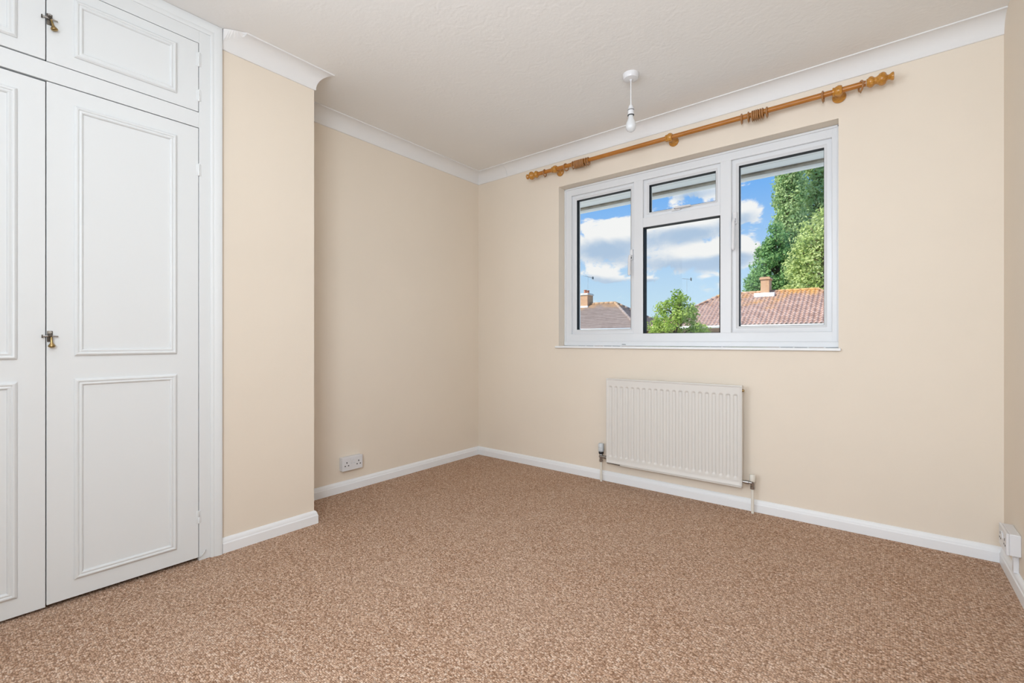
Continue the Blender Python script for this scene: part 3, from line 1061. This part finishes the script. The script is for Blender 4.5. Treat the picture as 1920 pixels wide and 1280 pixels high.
sb = tag(empty('wall_socket', (XR, -0.26, 0.18)), 'white surface mounted double socket box on the right hand wall', 'socket')
BY0, BY1, BZ0, BZ1 = -0.330, -0.184, 0.140, 0.224
MB().box(XR - 0.032, XR, BY0, BY1, BZ0, BZ1, 0, 0.003).build('back_box', M['white_plastic'], sb)
fq = MB().box(XR - 0.0410, XR - 0.0315, BY0 - 0.0006, BY1 + 0.0006, BZ0 - 0.0006, BZ1 + 0.0006, 0, 0.0030).build('faceplate', M['white_plastic'], sb)
ycb = (BY0 + BY1) / 2
zcb = (BZ0 + BZ1) / 2
for dy_ in (-0.010, 0.010):
    MB().box(XR - 0.0445, XR - 0.0400, ycb + dy_ - 0.0065, ycb + dy_ + 0.0065, zcb + 0.004, zcb + 0.026, 0, 0.0012).build('rocker_switch', M['white_plastic'], fq)
for cy_ in (-0.043, 0.043):
    for (a, b, w2, h2) in ((0.0, 0.009, 0.0028, 0.0050), (-0.0118, -0.011, 0.0040, 0.0030), (0.0118, -0.011, 0.0040, 0.0030)):
        MB().box(XR - 0.0416, XR - 0.0404, ycb + cy_ + a - w2, ycb + cy_ + a + w2, zcb + b - h2, zcb + b + h2).build('pin_hole', M['cavity'], fq)
tr = MB()
tr.box(XR - 0.016, XR, -0.292, -0.267, SH - 0.004, BZ0 + 0.001, 0, 0.002)
tag(tr.build('cable_trunking', M['white_plastic']), 'short white cable trunking under the right hand socket', 'trunking')

# ================================================================== EAVE OUTSIDE THE WINDOW
ev = tag(empty('roof_eave', (1.6, 0.45, 2.14)), 'white soffit boards and gutter overhanging the window outside', 'eave')
for i, (ya, yb) in enumerate(((0.270, 0.386), (0.389, 0.502), (0.505, 0.618))):
    MB().box(-2.5, 6.0, ya, yb, 2.142, 2.156, 0, 0.002).build('soffit_board', M['soffit'], ev)
MB().box(-2.5, 6.0, 0.270, 0.62, 2.1561, 2.170).build('backing', M['cavity'], ev)
MB().box(-2.5, 6.0, 0.619, 0.662, 2.130, 2.300, 0, 0.002).build('fascia_board', M['fascia'], ev)
gt = MB()
rows = []
gp = []
for i in range(13):
    a = PI + PI * i / 12
    gp.append((0.718 + 0.053 * math.cos(a), 2.176 + 0.053 * math.sin(a)))
for i in range(12, -1, -1):
    a = PI + PI * i / 12
    gp.append((0.718 + 0.050 * math.cos(a), 2.177 + 0.050 * math.sin(a)))
gt.sweep([[(x, y, z) for (y, z) in gp] for x in (-2.5, 6.0)])
gt.build('gutter', M['soffit'], ev, smooth_angle=0.6)

# ================================================================== OUTSIDE
GZ = -2.75
tag(MB().box(-160, 160, 0.6, 260, GZ - 0.3, GZ).build('ground', M['bounce_ground']), 'unseen ground of the gardens outside, paled to bounce light', kind='structure')


def hip_roof(prefix, x0, x1, rx0, rx1, y0, y1, ry, ze, zr, house, mat, style):
    """hipped roof made of courses of lapped tiles on all four slopes"""
    rnd = random.Random(5 if style == 'pan' else 9)
    mb = MB()
    # slopes: eave start, eave end, ridge start, ridge end
    E = [Vector((x0, y0, ze)), Vector((x1, y0, ze)), Vector((x1, y1, ze)), Vector((x0, y1, ze))]
    Rg = [Vector((rx0, ry, zr)), Vector((rx1, ry, zr))]
    slopes = [(E[0], E[1], Rg[0], Rg[1]), (E[1], E[2], Rg[1], Rg[1]), (E[2], E[3], Rg[1], Rg[0]), (E[3], E[0], Rg[0], Rg[0])]
    for si, (a, b, c, d) in enumerate(slopes):
        along = (b - a).normalized()
        nrm = (b - a).cross(c - a).normalized()
        ln = (b - a).length
        rise = (c - a)
        up = (rise - along * rise.dot(along))
        sl = up.length
        up = up.normalized()
        co_h = 0.30 if style == 'pan' else 0.115
        tw = 0.24 if style == 'pan' else 0.165
        nr = int(math.ceil(sl / co_h))
        sa = (c - a).dot(along)
        sb_ = (b - d).dot(along)
        for r in range(nr):
            v0, v1 = r * co_h, min((r + 1) * co_h + 0.03, sl)
            f0 = min(v0, sl) / sl
            l0, l1 = sa * f0, ln - sb_ * f0
            f1 = min((r + 1) * co_h, sl) / sl
            m0, m1 = sa * f1, ln - sb_ * f1
            if l1 - l0 < 0.1:
                continue
            if style == 'pan':
                nt = int((l1 - l0) / tw) + 1
                off = (l0 % tw)
                i0 = int(math.floor(l0 / tw))
                for i in range(i0, int(l1 / tw) + 1):
                    u0, u1 = i * tw, (i + 1) * tw
                    uc = (u0 + u1) / 2
                    # clip to the slope's outline
                    if uc < l0 or uc > l1:
                        continue
                    top0 = m0 - 0.02 if uc > m0 else None
                    jit = rnd.uniform(-0.006, 0.006)
                    vv, ff = [], []
                    K = 6
                    for row, v in ((0, v0), (1, v1)):
                        lift = 0.040 if row == 0 else 0.0
                        for q in range(K + 1):
                            t = q / K
                            h_ = 0.040 * math.cos(2 * PI * (t - 0.28)) + 0.022
                            vv.append(a + along * (u0 + t * tw * 1.02) + up * v + nrm * (h_ + lift + jit))
                    for q in range(K):
                        ff.append((q, q + 1, K + 1 + q + 1, K + 1 + q))
                    # front edge of the tile
                    for q in range(K + 1):
                        vv.append(vv[q] - nrm * 0.045)
                    base = 2 * (K + 1)
                    for q in range(K):
                        ff.append((q, base + q, base + q + 1, q + 1))
                    mb.add(vv, ff, 0, False)
            else:
                # plain tiles: straight lapped courses broken into tiles
                seg = max(1, int((l1 - l0) / 0.9))
                for i in range(seg):
                    ua, ub = l0 + (l1 - l0) * i / seg, l0 + (l1 - l0) * (i + 1) / seg
                    ta, tb = m0 + (m1 - m0) * i / seg, m0 + (m1 - m0) * (i + 1) / seg
                    j = rnd.uniform(-0.003, 0.004)
                    lf = 0.030 + j
                    vv = [a + along * ua + up * v0 + nrm * lf, a + along * ub + up * v0 + nrm * lf,
                          a + along * tb + up * min((r + 1) * co_h, sl) + nrm * j, a + along * ta + up * min((r + 1) * co_h, sl) + nrm * j,
                          a + along * ua + up * v0 - nrm * 0.01, a + along * ub + up * v0 - nrm * 0.01]
                    mb.add(vv, [(0, 1, 2, 3), (4, 5, 1, 0)], 0, False)
    # solid core under the tiles
    cv = [p - Vector((0, 0, 0.05)) for p in E] + [p - Vector((0, 0, 0.05)) for p in Rg]
    mb.add(cv, [(0, 1, 5, 4), (1, 2, 5), (2, 3, 4, 5), (3, 0, 4), (3, 2, 1, 0)], 0, False)
    o = mb.build('roof_tiles', mat, house)
    o['kind'] = 'stuff'
    # ridge and hip cappings
    cap = MB()
    for (p, q) in ((Rg[0], Rg[1]), (Rg[0], E[0]), (Rg[0], E[3]), (Rg[1], E[1]), (Rg[1], E[2])):
        n = max(2, int((q - p).length / 0.42))
        for i in range(n):
            s_, e_ = p + (q - p) * (i / n), p + (q - p) * ((i + 1.05) / n)
            cap.tube([s_ + Vector((0, 0, 0.02)), e_ + Vector((0, 0, 0.02))], [0.115, 0.105], 8)
    cp_ = cap.build('ridge_tiles', mat, house)
    cp_['kind'] = 'stuff'
    return o


def house(name, x0, x1, rx0, rx1, ze, zr, label, mat, style):
    y0, y1, ry = 28.0 if style == 'plain' else 27.8, 35.6, 31.8
    hs = tag(empty(name, ((x0 + x1) / 2, ry, GZ)), label, 'house')
    MB().box(x0 + 0.45, x1 - 0.45, y0 + 0.45, y1 - 0.45, GZ, ze + 0.02).build('wall', M['brick'], hs)
    hip_roof(name, x0, x1, rx0, rx1, y0, y1, ry, ze, zr, hs, mat, style)
    MB().box(x0 + 0.10, x1 - 0.10, y0 + 0.10, y1 - 0.10, ze - 0.16, ze - 0.052).build('eaves_board', M['soffit'], hs)
    g_ = MB()
    g_.tube([(x0 - 0.02, y0 - 0.03, ze - 0.06), (x1 + 0.02, y0 - 0.03, ze - 0.06)], 0.06, 8)
    g_.build('gutter', M['soffit'], hs)
    for wx in (x0 + 2.2, x0 + 4.4, x1 - 4.4, x1 - 2.2):
        wf = MB()
        ring_frame(wf, wx - 0.75, wx + 0.75, ze - 1.75, ze - 0.45, 0.09, y0 + 0.38, y0 + 0.50)
        wf.box(wx - 0.045, wx + 0.045, y0 + 0.39, y0 + 0.50, ze - 1.70, ze - 0.50)
        w_ = wf.build('window', M['soffit'], hs)
        MB().box(wx - 0.70, wx + 0.70, y0 + 0.435, y0 + 0.449, ze - 1.70, ze - 0.50).build('pane', M['window_dark'], w_)
    return hs


def chimney(hs, x0, x1, y0, y1, zb, zt, pots, mat):
    c = MB().box(x0, x1, y0, y1, zb, zt).build('chimney', mat, hs)
    cc = MB()
    cc.box(x0 - 0.07, x1 + 0.07, y0 - 0.07, y1 + 0.07, zt - 0.02, zt + 0.09, 0, 0.015)
    cc.box(x0 - 0.03, x1 + 0.03, y0 - 0.03, y1 + 0.03, zt + 0.085, zt + 0.15, 0, 0.02)
    cc.build('chimney_cap', M['mortar'] if pots else mat, c)
    for (px_, py_) in pots:
        MB().lathe([(0, 0.14), (0.06, 0.145), (0.08, 0.12), (0.24, 0.105), (0.26, 0.13), (0.30, 0.13), (0.301, 0.08)], (px_, py_, zt + 0.14), 'z', 14).build('chimney_pot', M['terracotta'], c)
    return c


hr = house('tiled_house', -9.6, 3.1, -6.08, -0.47, 1.95, 4.22, 'house with hipped pink pantile roof in front of the tall trees', M['pantile'], 'pan')
cR = chimney(hr, -3.60, -3.10, 31.35, 32.25, 3.4, 5.05, [], M['brick_orange'])
fl = MB()
fl.box(-3.95, -2.75, 31.10, 31.34, 3.86, 4.14, 0, 0.02)
fl.build('flashing', M['lead'], cR)
hl = house('tiled_house', -25.0, -10.7, -21.0, -14.33, 1.90, 4.08, 'house with grey brown hipped roof and brick chimney at left', M['plain_tile'], 'plain')
cL = chimney(hl, -17.30, -16.62, 31.35, 32.30, 3.3, 4.85, [(-16.96, 31.60), (-16.96, 32.05)], M['brick_orange'])
fl = MB()
fl.box(-17.42, -16.52, 31.20, 31.34, 3.76, 3.92, 0, 0.02)
fl.build('flashing', M['lead'], cL)
MB().lathe([(0, 0.05), (0.75, 0.05)], (-13.1, 32.5, 3.30), 'z', 10).build('vent_pipe', M['steel'], hl)


def aerial(name, base, top, boom_dir, length, label):
    """thin mast, boom with short rods and a reflector"""
    a = tag(empty(name, base), label, 'aerial')
    base, top, d = Vector(base), Vector(top), Vector(boom_dir).normalized()
    MB().tube([base, top], 0.007, 6).build('mast', M['steel'], a)
    bm_ = MB()
    s_, e_ = top - d * length * 0.5, top + d * length * 0.5
    bm_.tube([s_, e_], 0.013, 6)
    side = Vector((-d.y, d.x, 0)).normalized()
    for i in range(7):
        p = s_ + (e_ - s_) * (0.04 + 0.13 * i)
        bm_.tube([p - side * 0.16, p + side * 0.16], 0.006, 5)
    bm_.build('boom', M['steel'], a)
    rf = MB()
    rf.box(e_.x - 0.02, e_.x + 0.02, e_.y - 0.12, e_.y + 0.12, e_.z - 0.11, e_.z + 0.11, 0, 0.006)
    rf.build('reflector', M['steel'], a)
    return a


aerial('tv_aerial', (-8.75, 32.4, 2.55), (-8.75, 32.4, 5.62), (0.9, -0.35, -0.16), 0.75, 'thin television aerial showing above the round tree')
aerial('tv_aerial', (-16.72, 31.55, 4.75), (-16.80, 31.80, 6.42), (0.8, 0.5, -0.25), 0.80, 'thin television aerial fixed to the left chimney')


# ---- trees
def foliage(clumps, n, size, seed, flat=1.0):
    rs = np.random.RandomState(seed)
    C = np.array([c[:3] for c in clumps])
    Rr = np.array([c[3:6] for c in clumps])
    wgt = (Rr[:, 0] * Rr[:, 2]) ** 0.9
    idx = rs.choice(len(clumps), n, p=wgt / wgt.sum())
    d = rs.normal(size=(n, 3))
    d /= np.linalg.norm(d, axis=1)[:, None]
    rad = rs.uniform(0.35, 1.0, n) ** 0.55 * rs.normal(1.0, 0.15, n)
    P0 = C[idx] + d * Rr[idx] * rad[:, None]
    nn = d * flat + rs.normal(size=(n, 3)) * 0.6 + np.array([0, 0, 0.25])
    nn /= np.linalg.norm(nn, axis=1)[:, None]
    t = np.cross(nn, rs.normal(size=(n, 3)))
    t /= np.linalg.norm(t, axis=1)[:, None]
    b = np.cross(nn, t)
    sz = (size * rs.uniform(0.6, 1.35, n))[:, None]
    V = np.stack([P0 - t * sz, P0 - b * sz * 0.55 + nn * sz * 0.12, P0 + t * sz, P0 + b * sz * 0.55 + nn * sz * 0.12], axis=1).reshape(-1, 3)
    return V


def foliage_obj(V, mat, parent):
    n = len(V) // 4
    me = bpy.data.meshes.new('foliage')
    me.vertices.add(n * 4)
    me.vertices.foreach_set('co', V.astype(np.float32).ravel())
    me.loops.add(n * 4)
    me.loops.foreach_set('vertex_index', np.arange(n * 4, dtype=np.int32))
    me.polygons.add(n)
    me.polygons.foreach_set('loop_start', np.arange(0, n * 4, 4, dtype=np.int32))
    me.update(calc_edges=True)
    me.materials.append(mat)
    o = bpy.data.objects.new('foliage', me)
    COL.objects.link(o)
    par(o, parent)
    o['kind'] = 'stuff'
    return o


def tree(name, base, height, trunk_r, clumps, n, size, mat, label, seed):
    t = tag(empty(name, base), label, 'tree', )
    b = Vector(base)
    rnd = random.Random(seed)
    tk = MB()
    pts, rr = [], []
    for i in range(9):
        f_ = i / 8
        pts.append(b + Vector((rnd.uniform(-1, 1) * trunk_r * 0.5 * (i > 0), rnd.uniform(-1, 1) * trunk_r * 0.5 * (i > 0), height * f_)))
        rr.append(trunk_r * (1 - 0.85 * f_) + 0.01)
    tk.tube(pts, rr, 10)
    tk.build('trunk', M['bark'], t)
    brm = MB()
    for c in clumps:
        e_ = Vector(c[:3])
        hz = min(max(e_.z - b.z - 0.35 * c[5] - 0.4, height * 0.12), height * 0.9)
        i = hz / height * 8
        k_ = min(int(i), 7)
        s_ = pts[k_].lerp(pts[k_ + 1], i - k_)
        mid = s_.lerp(e_, 0.55) + Vector((0, 0, 0.12 * (e_ - s_).length))
        r0 = trunk_r * 0.32
        brm.tube([s_, mid, e_], [r0, r0 * 0.6, r0 * 0.25], 6)
    brm.build('branches', M['bark'], t)['kind'] = 'stuff'
    foliage_obj(foliage(clumps, n, size, seed), mat, t)
    return t


rnd = random.Random(3)


def ring_clumps(prof, cx_, cy_, per, jit, rscale):
    """prof: (z, radius) of the crown outline; returns clumps filling it"""
    out = []
    for (z, r, cr) in prof:
        m_ = max(1, int(per * r / 1.0))
        for i in range(m_):
            a = 2 * PI * (i + rnd.random()) / m_
            q = max(0.0, r - cr * 0.8) * rnd.uniform(0.75, 1.08)
            s_ = cr * rnd.uniform(0.75, 1.2)
            out.append((cx_ + q * math.cos(a), cy_ + q * math.sin(a), z + rnd.uniform(-jit, jit), s_, s_, s_ * rscale))
    return out


# small round tree in the middle light
cl_ = ring_clumps([(3.20, 0.32, 0.30), (2.85, 0.70, 0.36), (2.45, 1.00, 0.40), (2.0, 1.10, 0.42), (1.55, 1.45, 0.45), (1.1, 1.65, 0.50), (0.5, 1.8, 0.6), (-0.2, 1.7, 0.6)], -4.90, 19.1, 6.0, 0.14, 0.8)
tree('garden_tree', (-4.90, 19.1, GZ), 5.6, 0.13, cl_, 15000, 0.060, M['leaf_bright'], 'bright green rounded tree in front of the pantiled house', 11)
# tall twin stemmed poplar
def poplar_clumps(cx_, cy_, r):
    return ring_clumps([(z, r * (0.55 + 0.45 * math.sin(PI * min(1, max(0, (z - 3) / 24))) ** 0.6) * (1.0 if z < 22 else (28 - z) / 6.0 + 0.12), 0.95) for z in np.arange(5.0, 27.5, 1.15)], cx_, cy_, 3.6, 0.5, 1.3)


tree('poplar_tree', (-5.45, 57.0, GZ), 27.5, 0.42, poplar_clumps(-5.45, 57.0, 1.75), 17000, 0.17, M['leaf_poplar'], 'tall slender poplar, the left of the twin tops', 21)
tree('poplar_tree', (-3.40, 62.0, GZ), 27.5, 0.42, poplar_clumps(-3.40, 62.0, 2.05), 15000, 0.17, M['leaf_poplar'], 'tall slender poplar, the right of the twin tops', 22)
# broad dark tree left of the poplars
cl_ = ring_clumps([(12.4, 0.9, 0.8), (11.2, 1.5, 0.9), (10.0, 1.9, 1.0), (8.8, 2.5, 1.0), (7.6, 2.9, 1.0), (6.4, 3.1, 1.1), (5.2, 3.0, 1.1), (4.0, 2.6, 1.1)], -5.95, 51.4, 3.2, 0.35, 0.9)
tree('broadleaf_tree', (-5.95, 51.4, GZ), 12.5, 0.40, cl_, 15000, 0.15, M['leaf_dark'], 'dark green broad tree left of the poplars', 31)
# pale yellow-green tree in front of the poplars
cl_ = ring_clumps([(12.0, 1.1, 0.9), (11.0, 1.9, 0.95), (9.9, 2.5, 1.0), (8.8, 2.9, 1.0), (7.7, 3.2, 1.0), (6.6, 3.4, 1.0), (5.5, 3.4, 1.0), (4.4, 3.2, 1.0), (3.4, 2.7, 1.0)], -1.15, 45.6, 3.2, 0.45, 0.85)
cl_ += [(-3.9, 44.6, 5.3, 0.9, 0.8, 0.7), (-4.4, 44.3, 4.2, 0.9, 0.8, 0.8), (-3.3, 44.2, 7.0, 0.8, 0.8, 0.7), (-2.8, 44.0, 9.4, 0.8, 0.7, 0.6), (-0.4, 44.6, 12.9, 0.7, 0.7, 0.6), (-3.7, 44.8, 3.4, 1.0, 0.8, 0.8)]
tree('broadleaf_tree', (-1.15, 45.6, GZ), 12.0, 0.36, cl_, 17000, 0.13, M['leaf_yellow'], 'pale yellow green tree just behind the pantiled roof', 41)
# low shrub below the right hand eaves
cl_ = [(-2.75, 20.9, 0.75, 0.5, 0.5, 0.45), (-2.45, 21.2, 0.55, 0.5, 0.5, 0.45), (-1.85, 21.4, 0.70, 0.35, 0.35, 0.4), (-2.4, 21.2, -0.3, 0.7, 0.7, 0.8), (-2.4, 21.2, -1.6, 0.7, 0.7, 1.0)]
tree('garden_shrub', (-2.4, 21.2, GZ), 2.8, 0.07, cl_, 4000, 0.055, M['leaf_bright'], 'low bushy shrub right of the rounded tree', 51)
